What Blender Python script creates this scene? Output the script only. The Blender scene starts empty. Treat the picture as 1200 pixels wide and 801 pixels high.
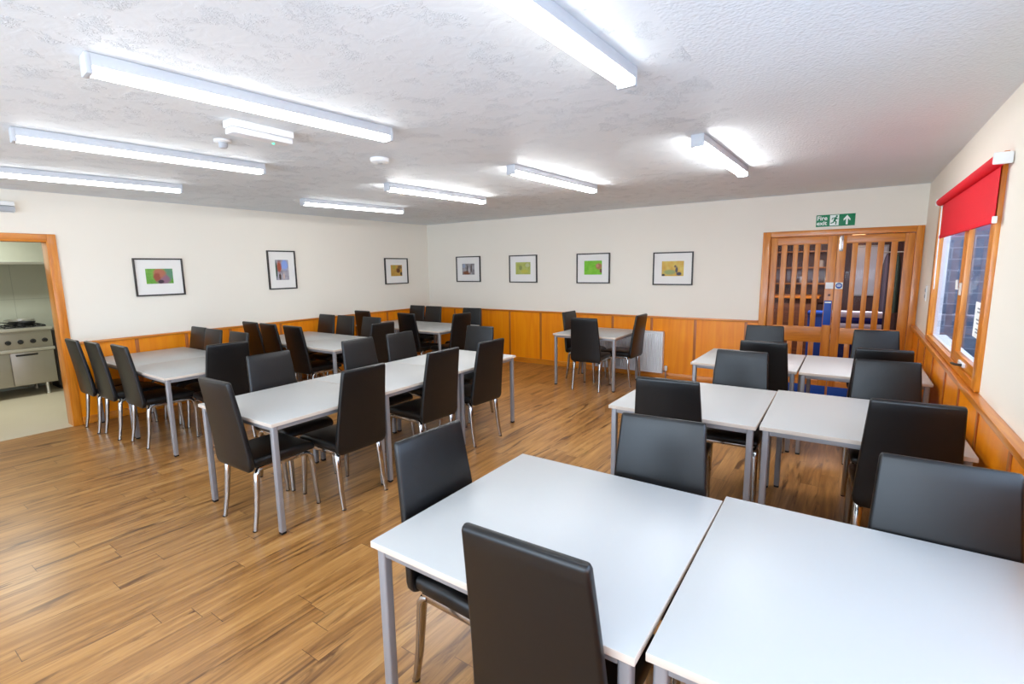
import bpy, bmesh, math, random
from mathutils import Vector, Matrix
random.seed(7)
SC = bpy.context.scene
COL = SC.collection
PI = math.pi

# ------------------------------------------------------------------ camera, world, light, exposure
F_PX, YAW, PITCH, ROLL, CAM_H = 579.95, 0.6061, 0.1487, -0.0150, 1.6431
cam_data = bpy.data.cameras.new('camera')
cam = bpy.data.objects.new('camera', cam_data)
COL.objects.link(cam)
cam_data.sensor_fit = 'HORIZONTAL'
cam_data.sensor_width = 36.0
cam_data.lens = F_PX / 1200.0 * 36.0
cam_data.clip_start = 0.02
_cy, _sy, _cp, _sp = math.cos(YAW), math.sin(YAW), math.cos(PITCH), math.sin(PITCH)
_fwd = Vector((-_sy * _cp, _cy * _cp, -_sp))
_right = Vector((_cy, _sy, 0))
_up = _right.cross(_fwd)
_r = _right * math.cos(ROLL) + _up * math.sin(ROLL)
_u = -_right * math.sin(ROLL) + _up * math.cos(ROLL)
cam.matrix_world = Matrix(((_r.x, _u.x, -_fwd.x, 0), (_r.y, _u.y, -_fwd.y, 0), (_r.z, _u.z, -_fwd.z, CAM_H), (0, 0, 0, 1)))
SC.camera = cam

vs = SC.view_settings
vs.view_transform = 'Standard'
vs.look = 'None'
vs.gamma = 1.0
vs.use_curve_mapping = False
vs.exposure = 0.58

world = bpy.data.worlds.new('sky')
SC.world = world
world.use_nodes = True
wn = world.node_tree
wn.nodes['Background'].inputs[0].default_value = (0.62, 0.78, 1.0, 1)
wn.nodes['Background'].inputs[1].default_value = 2.8

TUBE = 10.0            # strength of the fluorescent diffusers
def area(name, loc, sx, sy, watts, col=(1, 1, 1), rot=(0, 0, 0)):
    l = bpy.data.lights.new(name, 'AREA')
    l.shape = 'RECTANGLE'; l.size = sx; l.size_y = sy; l.energy = watts; l.color = col
    o = bpy.data.objects.new(name, l); o.location = loc; o.rotation_euler = rot
    COL.objects.link(o)
    return o
# assumed third row of ceiling lamps, unseen behind the camera, added to light the near end
for lx in (-0.9, -2.43, -3.95, -5.45):
    area('unseen_lamp_light', (lx, -1.25, 2.39), 0.07, 1.45, 5, (0.95, 0.98, 1.0))
area('kitchen_lamp_light', (-8.6, 0.9, 2.35), 0.3, 1.2, 27, (0.95, 1.0, 0.94))
# daylight from windows out of view, with fill lights added
area('assumed_front_daylight', (-2.2, -2.68, 1.22), 5.0, 2.0, 16, (0.70, 0.85, 1.0), (math.radians(90), 0, 0))  # assumed unseen front window, light shaped to brighten the chair fronts
area('ceiling_fill_uplight', (-1.3, -2.62, 1.30), 3.6, 0.8, 150, (0.70, 0.86, 1.0), (math.radians(160), 0, 0))  # unseen uplight added to brighten the ceiling
area('side_window_daylight', (0.72, 0.78, 1.55), 1.15, 3.2, 27, (0.58, 0.76, 1.0), (0, math.radians(95), 0))
area('window_sky_fill', (1.9, 4.8, 3.0), 2.6, 1.2, 60, (0.72, 0.86, 1.0), (0, math.radians(62), 0))  # area light added outside the window to boost skylight on the back wall
area('back_room_lamp_light', (-0.2, 8.6, 2.4), 1.2, 0.3, 70, (1.0, 0.93, 0.88))

# ------------------------------------------------------------------ materials
def srgb(r, g, b):
    f = lambda c: (c / 12.92) if c <= 0.04045 else ((c + 0.055) / 1.055) ** 2.4
    return (f(r / 255.0), f(g / 255.0), f(b / 255.0), 1.0)

class NT:
    def __init__(self, name):
        self.m = bpy.data.materials.new(name)
        self.m.use_nodes = True
        self.t = self.m.node_tree
        self.b = self.t.nodes['Principled BSDF']
        self.tc = None
    def n(self, typ, **kw):
        nd = self.t.nodes.new(typ)
        for k, v in kw.items():
            setattr(nd, k, v)
        return nd
    def l(self, a, b):
        self.t.links.new(a, b)
    def obj(self):
        if not self.tc:
            self.tc = self.n('ShaderNodeTexCoord')
        return self.tc.outputs['Object']
    def mapping(self, scale=(1, 1, 1), rot=(0, 0, 0), loc=(0, 0, 0), src=None):
        mp = self.n('ShaderNodeMapping')
        mp.inputs['Scale'].default_value = scale
        mp.inputs['Rotation'].default_value = rot
        mp.inputs['Location'].default_value = loc
        self.l(src or self.obj(), mp.inputs['Vector'])
        return mp.outputs['Vector']
    def noise(self, vec, scale, detail=3, rough=0.5, dist=0.0):
        nd = self.n('ShaderNodeTexNoise')
        nd.inputs['Scale'].default_value = scale
        nd.inputs['Detail'].default_value = detail
        nd.inputs['Roughness'].default_value = rough
        nd.inputs['Distortion'].default_value = dist
        self.l(vec, nd.inputs['Vector'])
        return nd.outputs['Fac']
    def ramp(self, fac, stops):
        r = self.n('ShaderNodeValToRGB')
        while len(r.color_ramp.elements) > 1:
            r.color_ramp.elements.remove(r.color_ramp.elements[0])
        r.color_ramp.elements[0].position = stops[0][0]
        r.color_ramp.elements[0].color = stops[0][1]
        for p, c in stops[1:]:
            e = r.color_ramp.elements.new(p); e.color = c
        self.l(fac, r.inputs['Fac'])
        return r.outputs['Color']
    def mix(self, fac, a, b, mode='MIX'):
        mx = self.n('ShaderNodeMix', data_type='RGBA', blend_type=mode)
        for sock, v in ((mx.inputs[0], fac), (mx.inputs[6], a), (mx.inputs[7], b)):
            if isinstance(v, (int, float)):
                sock.default_value = v
            elif isinstance(v, tuple):
                sock.default_value = v
            else:
                self.l(v, sock)
        return mx.outputs[2]
    def math(self, op, a, b=0.0, c=None):
        nd = self.n('ShaderNodeMath', operation=op)
        for i, v in enumerate((a, b) if c is None else (a, b, c)):
            if isinstance(v, (int, float)):
                nd.inputs[i].default_value = v
            else:
                self.l(v, nd.inputs[i])
        return nd.outputs[0]
    def bump(self, h, strength=0.3, dist=0.01):
        bp = self.n('ShaderNodeBump')
        bp.inputs['Strength'].default_value = strength
        bp.inputs['Distance'].default_value = dist
        self.l(h, bp.inputs['Height'])
        self.l(bp.outputs['Normal'], self.b.inputs['Normal'])
    def base(self, c):
        if isinstance(c, tuple):
            self.b.inputs['Base Color'].default_value = c
        else:
            self.l(c, self.b.inputs['Base Color'])
    def set(self, rough=0.5, metal=0.0, spec=0.5, coat=0.0, coat_rough=0.1):
        self.b.inputs['Roughness'].default_value = rough
        self.b.inputs['Metallic'].default_value = metal
        self.b.inputs['Specular IOR Level'].default_value = spec
        self.b.inputs['Coat Weight'].default_value = coat
        self.b.inputs['Coat Roughness'].default_value = coat_rough

def plain(name, col, rough=0.5, metal=0.0, spec=0.5, var=0.06, scale=18.0, bump=0.0):
    t = NT(name)
    f = t.noise(t.obj(), scale, 3)
    lo = tuple(c * (1 - var) for c in col[:3]) + (1,)
    hi = tuple(min(1, c * (1 + var)) for c in col[:3]) + (1,)
    t.base(t.mix(f, lo, hi))
    t.set(rough, metal, spec)
    if bump:
        t.bump(t.noise(t.obj(), scale * 12, 2), bump, 0.002)
    return t.m

def emit(name, col, strength):
    t = NT(name)
    t.base(tuple(col[:3]) + (1,))
    t.b.inputs['Emission Color'].default_value = tuple(col[:3]) + (1,)
    t.b.inputs['Emission Strength'].default_value = strength
    return t.m

def glass(name, tint=(0.93, 0.96, 0.97, 1), refl=1.0):
    t = NT(name)
    t.t.nodes.remove(t.b)
    out = t.t.nodes['Material Output']
    tr = t.n('ShaderNodeBsdfTransparent'); tr.inputs[0].default_value = tint
    gl = t.n('ShaderNodeBsdfGlossy'); gl.inputs['Roughness'].default_value = 0.02
    fr = t.n('ShaderNodeFresnel'); fr.inputs[0].default_value = 1.45
    mx = t.n('ShaderNodeMixShader')
    t.l(t.math('MULTIPLY', fr.outputs[0], refl), mx.inputs[0]); t.l(tr.outputs[0], mx.inputs[1]); t.l(gl.outputs[0], mx.inputs[2])
    t.l(mx.outputs[0], out.inputs['Surface'])
    return t.m

def wood(name, dark, mid, light, axis='z', rough=0.35, scale=1.0, knots=True, coat=0.0):
    t = NT(name)
    sc = {'x': (1.2, 16, 16), 'y': (16, 1.2, 16), 'z': (16, 16, 1.2)}[axis]
    v = t.mapping(tuple(s * scale for s in sc))
    f = t.noise(v, 1.6, 6, 0.6, 0.6)
    c = t.ramp(f, [(0.28, dark), (0.5, mid), (0.72, light)])
    if knots:
        ks = {'x': (1.6, 5, 5), 'y': (5, 1.6, 5), 'z': (5, 5, 1.6)}[axis]
        vo = t.n('ShaderNodeTexVoronoi'); vo.inputs['Scale'].default_value = 1.7
        t.l(t.mapping(ks), vo.inputs['Vector'])
        k = t.ramp(vo.outputs['Distance'], [(0.04, (1, 1, 1, 1)), (0.13, (0, 0, 0, 1))])
        c = t.mix(t.math('MULTIPLY', k, 0.9), c, tuple(x * 0.35 for x in dark[:3]) + (1,))
    t.base(c)
    t.set(rough, 0, 0.5, coat)
    t.bump(f, 0.08, 0.002)
    return t.m

M = {}
# walls: cream emulsion
def wall_paint():
    t = NT('cream_wall_paint')
    a = t.noise(t.obj(), 0.9, 3)
    t.base(t.mix(a, srgb(240, 231, 216), srgb(244, 236, 222)))
    t.set(0.75, 0, 0.3)
    t.bump(t.noise(t.obj(), 140, 3), 0.12, 0.002)
    return t.m
M['wall'] = wall_paint()

def ceiling_mat(kind):
    t = NT('artex_swirl_ceiling' if kind == 'swirl' else 'artex_stipple_ceiling')
    v = t.obj()
    t.base(t.mix(t.noise(v, 1.3, 2), srgb(224, 229, 232), srgb(234, 238, 241)))
    t.set(0.6, 0, 0.3)
    if kind == 'swirl':
        mask = t.ramp(t.noise(v, 7.5, 3, 0.55), [(0.50, (0, 0, 0, 1)), (0.64, (1, 1, 1, 1))])
        n1 = t.noise(v, 24, 5, 0.6, 2.6)
        ridge = t.ramp(n1, [(0.47, (0, 0, 0, 1)), (0.53, (1, 1, 1, 1)), (0.62, (0.15, 0.15, 0.15, 1))])
        big = t.noise(v, 11, 3, 0.5, 1.5)
        h = t.math('ADD', t.math('MULTIPLY', t.math('MULTIPLY', ridge, mask), 0.8), t.math('MULTIPLY', big, 0.3))
        t.bump(h, 0.6, 0.014)
    else:
        vo = t.n('ShaderNodeTexVoronoi', feature='SMOOTH_F1'); vo.inputs['Scale'].default_value = 75
        t.l(v, vo.inputs['Vector'])
        t.bump(t.math('ADD', vo.outputs['Distance'], t.math('MULTIPLY', t.noise(v, 60, 3), 0.5)), 0.5, 0.007)
    return t.m
M['ceiling'] = ceiling_mat('swirl')
M['ceiling_stipple'] = ceiling_mat('stipple')

def floor_mat():
    t = NT('oak_laminate_floor')
    pos = t.obj()
    sx = t.n('ShaderNodeSeparateXYZ'); t.l(pos, sx.inputs[0])
    row = t.math('FLOOR', t.math('DIVIDE', sx.outputs[0], 0.118))
    wr = t.n('ShaderNodeTexWhiteNoise', noise_dimensions='1D'); t.l(row, wr.inputs['W'])
    u = t.math('ADD', t.math('DIVIDE', sx.outputs[1], 1.25), t.math('MULTIPLY', wr.outputs['Value'], 9.0))
    cell = t.math('FLOOR', u)
    cv2 = t.n('ShaderNodeCombineXYZ'); t.l(row, cv2.inputs[0]); t.l(cell, cv2.inputs[1])
    wc = t.n('ShaderNodeTexWhiteNoise', noise_dimensions='2D'); t.l(cv2.outputs[0], wc.inputs['Vector'])
    rnd = wc.outputs['Value']
    fu = t.math('MULTIPLY', t.math('FRACT', u), 1.25)
    fv = t.math('MULTIPLY', t.math('FRACT', t.math('DIVIDE', sx.outputs[0], 0.118)), 0.118)
    ju = t.math('LESS_THAN', fu, 0.0030)
    jv = t.math('MULTIPLY', t.math('LESS_THAN', fv, 0.0016), 0.45)
    joint = t.math('MAXIMUM', ju, jv)
    # offset the grain per plank
    off = t.n('ShaderNodeVectorMath', operation='MULTIPLY_ADD')
    t.l(rnd, off.inputs[0]); off.inputs[1].default_value = (7.3, 13.1, 0); t.l(pos, off.inputs[2])
    g1 = t.noise(t.mapping((20, 1.5, 1), src=off.outputs[0]), 1.0, 7, 0.62, 0.8)
    g2 = t.noise(t.mapping((70, 3.5, 1), src=off.outputs[0]), 1.0, 5, 0.6, 0.4)
    g3 = t.noise(t.mapping((11, 1.1, 1), src=off.outputs[0]), 1.0, 6, 0.62, 1.2)
    tone = t.math('ADD', t.math('MULTIPLY', rnd, 0.13), t.math('MULTIPLY', g1, 0.87))
    c = t.ramp(tone, [(0.25, srgb(104, 66, 30)), (0.42, srgb(150, 104, 54)), (0.56, srgb(176, 127, 70)), (0.78, srgb(198, 154, 96))])
    streak = t.ramp(g3, [(0.54, (0, 0, 0, 1)), (0.66, (1, 1, 1, 1))])
    c = t.mix(t.math('MULTIPLY', streak, 0.9), c, srgb(80, 46, 20))
    fine = t.ramp(g2, [(0.35, (1, 1, 1, 1)), (0.55, (0, 0, 0, 1))])
    c = t.mix(t.math('MULTIPLY', fine, 0.22), c, srgb(128, 84, 50))
    vo = t.n('ShaderNodeTexVoronoi'); vo.inputs['Scale'].default_value = 1.0
    t.l(t.mapping((5.5, 2.0, 1), src=off.outputs[0]), vo.inputs['Vector'])
    kn = t.ramp(vo.outputs['Distance'], [(0.03, (1, 1, 1, 1)), (0.13, (0, 0, 0, 1))])
    c = t.mix(t.math('MULTIPLY', kn, 0.55), c, srgb(84, 52, 32))
    c = t.mix(t.math('MULTIPLY', joint, 0.75), c, srgb(70, 44, 24))
    t.base(c)
    t.set(0.28, 0, 0.5)
    t.bump(t.math('SUBTRACT', t.math('MULTIPLY', g2, 0.2), joint), 0.18, 0.002)
    return t.m
M['floor'] = floor_mat()

M['panel'] = wood('varnished_ply_panelling', srgb(238, 132, 3), srgb(247, 146, 6), srgb(252, 160, 14), 'z', 0.34, 0.55, False, 0.08)
M['pine_v'] = wood('varnished_pine_upright', srgb(176, 94, 14), srgb(210, 124, 26), srgb(228, 150, 46), 'z', 0.3, 1.0, True, 0.2)
M['pine_x'] = wood('varnished_pine_across', srgb(176, 94, 14), srgb(210, 124, 26), srgb(228, 150, 46), 'x', 0.3, 1.0, True, 0.2)
M['pine_y'] = wood('varnished_pine_along', srgb(176, 94, 14), srgb(210, 124, 26), srgb(228, 150, 46), 'y', 0.3, 1.0, True, 0.2)
M['batten'] = wood('batten_wood', srgb(150, 78, 22), srgb(178, 98, 30), srgb(196, 116, 40), 'z', 0.35, 1.0, False)
M['door_v'] = wood('door_wood_upright', srgb(174, 96, 22), srgb(202, 120, 32), srgb(220, 142, 46), 'z', 0.35, 1.0, False, 0.1)
M['door_x'] = wood('door_wood_across', srgb(174, 96, 22), srgb(204, 122, 32), srgb(222, 144, 46), 'x', 0.35, 1.0, False, 0.1)
M['dark_wood'] = wood('brown_shelf_wood', srgb(74, 40, 26), srgb(96, 54, 34), srgb(120, 70, 44), 'x', 0.45, 1.0, False)

def leather():
    t = NT('black_leatherette')
    v = t.obj()
    t.base(t.mix(t.noise(v, 30, 3), (0.0022, 0.0023, 0.0027, 1), (0.0036, 0.0037, 0.0042, 1)))
    t.set(0.38, 0, 0.5)
    vo = t.n('ShaderNodeTexVoronoi'); vo.inputs['Scale'].default_value = 420
    t.l(v, vo.inputs['Vector'])
    t.bump(vo.outputs['Distance'], 0.06, 0.0006)
    return t.m
M['leather'] = leather()
M['chrome'] = plain('polished_chrome', (0.47, 0.45, 0.43), 0.16, 1.0, 0.5, 0.03)
M['table_top'] = plain('white_laminate', srgb(184, 184, 182), 0.40, 0, 0.4, 0.012, 3)
M['table_edge'] = plain('table_edge_band', srgb(206, 192, 178), 0.45, 0, 0.4, 0.03, 30)
M['table_steel'] = plain('silver_grey_paint', srgb(150, 149, 152), 0.38, 0.35, 0.5, 0.04)
M['black'] = plain('black_plastic', srgb(22, 22, 24), 0.45)
M['frame_black'] = plain('dark_picture_frame', srgb(52, 46, 42), 0.4)
M['mat'] = plain('white_picture_mount', srgb(240, 236, 230), 0.7, 0, 0.2, 0.01)
M['white'] = plain('white_plastic', srgb(236, 236, 234), 0.4, 0, 0.4, 0.02)
M['white_metal'] = plain('white_enamel', srgb(232, 232, 234), 0.32, 0, 0.5, 0.02)
M['lamp_body'] = plain('painted_lamp_body', srgb(196, 198, 202), 0.5, 0, 0.3, 0.02)
M['grey_plastic'] = plain('grey_plastic', srgb(176, 178, 182), 0.45, 0, 0.4, 0.02)
M['diffuser'] = emit('lit_diffuser', (0.95, 0.985, 1.0), TUBE)
M['diffuser_far'] = emit('brighter_lit_diffuser', (0.96, 0.985, 1.0), TUBE * 4.3)
M['diffuser_soft'] = emit('softer_lit_diffuser', (0.95, 0.985, 1.0), TUBE * 0.95)
M['green_led'] = emit('green_indicator', (0.1, 0.9, 0.45), 1.2)
M['red'] = plain('red_blind_fabric', srgb(230, 10, 40), 0.6, 0, 0.3, 0.05, 60, 0.1)
M['sign_green'] = plain('sign_green', srgb(10, 128, 80), 0.45, 0, 0.4, 0.02)
M['sign_white'] = plain('sign_white', srgb(236, 244, 236), 0.45, 0, 0.4, 0.02)
M['blue'] = plain('blue_plastic', srgb(20, 70, 160), 0.45, 0, 0.4, 0.05)
M['navy'] = plain('navy_fabric', srgb(30, 38, 110), 0.8, 0, 0.2, 0.1)
M['steel'] = plain('brushed_stainless', (0.40, 0.375, 0.33), 0.4, 0.9, 0.5, 0.06, 6)
M['steel_light'] = plain('bright_stainless', (0.62, 0.60, 0.56), 0.32, 0.85, 0.5, 0.04, 6)
M['kitchen_floor'] = plain('beige_vinyl', srgb(206, 194, 170), 0.35, 0, 0.4, 0.05, 2.5)
def kitchen_tile():
    t = NT('kitchen_wall_board')
    br = t.n('ShaderNodeTexBrick'); br.offset = 0.0
    br.inputs['Scale'].default_value = 1.0; br.inputs['Brick Width'].default_value = 0.6
    br.inputs['Row Height'].default_value = 1.3; br.inputs['Mortar Size'].default_value = 0.003
    br.inputs['Color1'].default_value = srgb(186, 188, 172); br.inputs['Color2'].default_value = srgb(192, 193, 178)
    br.inputs['Mortar'].default_value = srgb(160, 162, 148)
    sx = t.n('ShaderNodeSeparateXYZ'); t.l(t.obj(), sx.inputs[0])
    cv = t.n('ShaderNodeCombineXYZ'); t.l(sx.outputs[1], cv.inputs[0]); t.l(sx.outputs[2], cv.inputs[1])
    t.l(cv.outputs[0], br.inputs['Vector'])
    t.base(br.outputs['Color']); t.set(0.35, 0, 0.4)
    return t.m
M['kitchen_wall'] = kitchen_tile()
M['window_glass'] = glass('window_glass', (0.95, 0.96, 0.98, 1), 0.25)
M['door_glass'] = glass('door_glass', (0.90, 0.88, 0.90, 1), 0.10)
M['upvc'] = plain('white_window_lining', srgb(226, 224, 228), 0.4, 0, 0.4, 0.02)
def stone():
    t = NT('blue_grey_stone_wall')
    br = t.n('ShaderNodeTexBrick')
    br.inputs['Scale'].default_value = 1.0; br.inputs['Brick Width'].default_value = 0.62
    br.inputs['Row Height'].default_value = 0.21; br.inputs['Mortar Size'].default_value = 0.012
    br.inputs['Color1'].default_value = srgb(112, 124, 142); br.inputs['Color2'].default_value = srgb(150, 156, 170)
    br.inputs['Mortar'].default_value = srgb(186, 188, 196)
    sx = t.n('ShaderNodeSeparateXYZ'); t.l(t.obj(), sx.inputs[0])
    cv = t.n('ShaderNodeCombineXYZ'); t.l(t.math('ADD', sx.outputs[0], sx.outputs[1]), cv.inputs[0]); t.l(sx.outputs[2], cv.inputs[1])
    t.l(cv.outputs[0], br.inputs['Vector'])
    n = t.noise(t.obj(), 5, 4)
    t.base(t.mix(0.35, br.outputs['Color'], t.ramp(n, [(0.3, srgb(84, 92, 112)), (0.7, srgb(170, 172, 186))])))
    t.set(0.85, 0, 0.2)
    return t.m
M['stone'] = stone()
M['pavement'] = plain('grey_paving', srgb(140, 142, 150), 0.8, 0, 0.2, 0.1, 4)
M['paper'] = plain('white_paper', srgb(244, 244, 242), 0.7, 0, 0.2, 0.01)
M['ink'] = plain('grey_print', srgb(150, 152, 158), 0.7, 0, 0.2, 0.02)
M['terracotta'] = plain('stoneware', srgb(214, 206, 194), 0.5, 0, 0.4, 0.1, 8)
M['jar_cap'] = plain('brown_cap', srgb(120, 80, 50), 0.5)
M['jar_amber'] = plain('amber_jar', srgb(160, 110, 60), 0.3)
M['board'] = plain('pale_board', srgb(206, 208, 220), 0.5, 0, 0.3, 0.02)
M['room_wall'] = plain('back_room_wall', srgb(92, 68, 66), 0.7, 0, 0.2, 0.05)
M['room_floor'] = plain('back_room_carpet', srgb(60, 54, 66), 0.9, 0, 0.1, 0.1, 30)
M['lamp_glow'] = emit('warm_lamp_shade', (1.0, 0.62, 0.28), 3.0)
M['stripe_white'] = plain('pale_lilac_fabric', srgb(196, 198, 220), 0.8, 0, 0.2, 0.04)
M['coat_green'] = plain('dark_green_fabric', srgb(44, 54, 46), 0.85, 0, 0.2, 0.1)
M['coat_purple'] = plain('plum_fabric', srgb(74, 66, 78), 0.85, 0, 0.2, 0.1)
M['brown_post'] = plain('brown_painted_post', srgb(160, 128, 122), 0.6)

# ------------------------------------------------------------------ mesh helpers
class MB:
    def __init__(self):
        self.bm = bmesh.new()
        self.mats = []
    def mi(self, m):
        if m is None:
            return 0
        if m not in self.mats:
            self.mats.append(m)
        return self.mats.index(m)
    def box(self, x0, x1, y0, y1, z0, z1, bevel=0.0, mat=None, seg=2):
        bm = self.bm
        r = bmesh.ops.create_cube(bm, size=1.0)
        vs_ = r['verts']
        for v in vs_:
            v.co = Vector(((x0 + x1) / 2 + v.co.x * (x1 - x0), (y0 + y1) / 2 + v.co.y * (y1 - y0), (z0 + z1) / 2 + v.co.z * (z1 - z0)))
        fs = list({f for v in vs_ for f in v.link_faces})
        k = self.mi(mat)
        for f in fs:
            f.material_index = k
        if bevel > 0:
            es = list({e for v in vs_ for e in v.link_edges})
            q = bmesh.ops.bevel(bm, geom=es, offset=bevel, segments=seg, profile=0.6, affect='EDGES')
            for f in q['faces']:
                f.material_index = k
        return self
    def ring(self, pts):
        return [self.bm.verts.new(p) for p in pts]
    def skin(self, rings, cap=True, mat=None):
        k = self.mi(mat)
        n = len(rings[0])
        for a, b in zip(rings[:-1], rings[1:]):
            for i in range(n):
                f = self.bm.faces.new((a[i], a[(i + 1) % n], b[(i + 1) % n], b[i])); f.material_index = k
        if cap:
            f = self.bm.faces.new(list(reversed(rings[0]))); f.material_index = k
            f = self.bm.faces.new(rings[-1]); f.material_index = k
        return self
    def tube(self, pts, radii, n=12, flat=1.0, mat=None):
        pts = [Vector(p) for p in pts]
        if isinstance(radii, (int, float)):
            radii = [radii] * len(pts)
        rings = []
        ref = None
        for i, p in enumerate(pts):
            d = (pts[min(i + 1, len(pts) - 1)] - pts[max(i - 1, 0)]).normalized()
            if ref is None:
                ref = Vector((1, 0, 0)) if abs(d.x) < 0.8 else Vector((0, 1, 0))
            u = (ref - d * ref.dot(d)).normalized(); w = d.cross(u); ref = u
            rings.append(self.ring([p + u * math.cos(2 * PI * j / n) * radii[i] + w * math.sin(2 * PI * j / n) * radii[i] * flat for j in range(n)]))
        return self.skin(rings, True, mat)
    def lathe(self, prof, n=24, centre=(0, 0, 0), axis='z', mat=None):
        c = Vector(centre)
        rings = []
        for r, h in prof:
            r = max(r, 1e-4)
            ps = []
            for j in range(n):
                a = 2 * PI * j / n
                if axis == 'z': p = Vector((r * math.cos(a), r * math.sin(a), h))
                elif axis == 'x': p = Vector((h, r * math.cos(a), r * math.sin(a)))
                else: p = Vector((r * math.sin(a), h, r * math.cos(a)))
                ps.append(c + p)
            rings.append(self.ring(ps))
        return self.skin(rings, True, mat)
    def prism(self, poly, z0, z1, fn=None, mat=None):
        fn = fn or (lambda a, b, c: (a, b, c))
        k = self.mi(mat)
        lo = [self.bm.verts.new(fn(a, b, z0)) for a, b in poly]
        hi = [self.bm.verts.new(fn(a, b, z1)) for a, b in poly]
        n = len(poly)
        for f in [self.bm.faces.new(list(reversed(lo))), self.bm.faces.new(hi)] + [self.bm.faces.new((lo[i], lo[(i + 1) % n], hi[(i + 1) % n], hi[i])) for i in range(n)]:
            f.material_index = k
        return self
    def build(self, name, mat=None, parent=None, smooth=40, loc=None, rotz=0):
        bm = self.bm
        bmesh.ops.recalc_face_normals(bm, faces=bm.faces)
        me = bpy.data.meshes.new(name)
        bm.to_mesh(me); bm.free()
        if self.mats:
            for m in self.mats: me.materials.append(m)
        else:
            me.materials.append(mat)
        for p in me.polygons: p.use_smooth = True
        me.set_sharp_from_angle(angle=math.radians(smooth))
        o = bpy.data.objects.new(name, me)
        COL.objects.link(o)
        if parent: o.parent = parent
        if loc: o.location = loc
        if rotz: o.rotation_euler = (0, 0, rotz)
        return o

def tag(o, label=None, cat=None, group=None, kind=None):
    if label: o['label'] = label
    if cat: o['category'] = cat
    if group: o['group'] = group
    if kind: o['kind'] = kind
    return o

def thing(name, label, cat, loc=(0, 0, 0), rotz=0.0, group=None, kind=None):
    o = bpy.data.objects.new(name, None)
    o.empty_display_size = 0.1
    COL.objects.link(o)
    o.location = loc; o.rotation_euler = (0, 0, rotz)
    return tag(o, label, cat, group, kind)

def dup(root, loc, rotz, label, group=None):
    r = root.copy(); COL.objects.link(r)
    r.location = loc; r.rotation_euler = (0, 0, rotz); r['label'] = label
    if group: r['group'] = group
    for ch in list(root.children):
        c = ch.copy(); COL.objects.link(c); c.parent = r
        for g in list(ch.children):
            d = g.copy(); COL.objects.link(d); d.parent = c
    return r

def struct(mb, name, mat, label, cat, parent=None):
    o = mb.build(name, mat, parent)
    return tag(o, label, cat, None, 'structure')

def text_into(mb, txt, size, fn, depth=0.002, mat=None, font_scale=(1, 1)):
    """adds flat lettering to mb; fn maps (u, v, d) to a point"""
    cu = bpy.data.curves.new('lettering', 'FONT')
    cu.body = txt; cu.size = size; cu.align_x = 'LEFT'; cu.offset = size * 0.025
    tmp = bpy.data.objects.new('lettering', cu); COL.objects.link(tmp)
    dg = bpy.context.evaluated_depsgraph_get()
    me = bpy.data.meshes.new_from_object(tmp.evaluated_get(dg))
    k = mb.mi(mat)
    vsn = [mb.bm.verts.new(fn(v.co.x * font_scale[0], v.co.y * font_scale[1], depth)) for v in me.vertices]
    for p in me.polygons:
        try:
            f = mb.bm.faces.new([vsn[i] for i in p.vertices]); f.material_index = k
        except ValueError:
            pass
    bpy.data.objects.remove(tmp); bpy.data.curves.remove(cu); bpy.data.meshes.remove(me)

# ------------------------------------------------------------------ room shell
XL, XR, YB, YF, ZC = -6.937, 0.59, 7.16, -2.6, 2.483
ZW, ZS = 0.914, 0.938       # top of the panelling, top of the window ledge
T = 0.16
TR = 0.07

m = MB(); m.box(XL, XR, YF, YB, -0.1, 0.0)
struct(m, 'floor', M['floor'], 'brown oak laminate plank floor of the dining room', 'floor')
m = MB(); m.box(XL - T, -0.62, YF - T, YB + T, ZC, ZC + 0.12)
struct(m, 'ceiling', M['ceiling'], 'white ceiling with rough swirled plaster texture', 'ceiling')
m = MB(); m.box(-0.62, XR + TR, YF - T, YB + T, ZC, ZC + 0.12)
struct(m, 'ceiling', M['ceiling_stipple'], 'white ceiling strip with fine stippled texture on the window side', 'ceiling')

# left wall with the kitchen doorway
DY0, DY1, DZ = 0.72, 1.57, 1.99
m = MB()
m.box(XL - T, XL, YF, DY0, 0, ZC).box(XL - T, XL, DY1, YB, 0, ZC).box(XL - T, XL, DY0, DY1, DZ, ZC)
struct(m, 'wall_left', M['wall'], 'long cream wall on the left with three framed pictures', 'wall')
# back wall with the double doors
BX0, BX1, BZ = -0.93, 0.52, 1.975
m = MB()
m.box(XL - T, BX0, YB, YB + T, 0, ZC).box(BX1, XR + TR, YB, YB + T, 0, ZC).box(BX0, BX1, YB, YB + T, BZ, ZC)
struct(m, 'wall_back', M['wall'], 'cream back wall with four framed pictures and the double doors', 'wall')
# right wall with the window seen and one further window nearer the camera
WY0, WY1, WZ0, WZ1 = 3.60, 5.92, 0.95, 2.16
VY0, VY1 = -0.85, 2.45
m = MB()
m.box(XR, XR + TR, YF, VY0, 0, ZC).box(XR, XR + TR, VY1, WY0, 0, ZC).box(XR, XR + TR, WY1, YB, 0, ZC)
for a, b in ((WY0, WY1), (VY0, VY1)):
    m.box(XR, XR + TR, a, b, 0, WZ0).box(XR, XR + TR, a, b, WZ1, ZC)
struct(m, 'wall_right', M['wall'], 'cream wall on the right around the wooden window', 'wall')
m = MB()
m.box(XL - T, -6.2, YF - T, YF, 0, ZC).box(0.4, XR + TR, YF - T, YF, 0, ZC).box(-6.2, 0.4, YF - T, YF, 0, 0.18).box(-6.2, 0.4, YF - T, YF, 2.22, ZC)  # unseen low opening shaped to pass the assumed front daylight
struct(m, 'wall_front', M['wall'], 'cream wall behind the viewer', 'wall')

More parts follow.
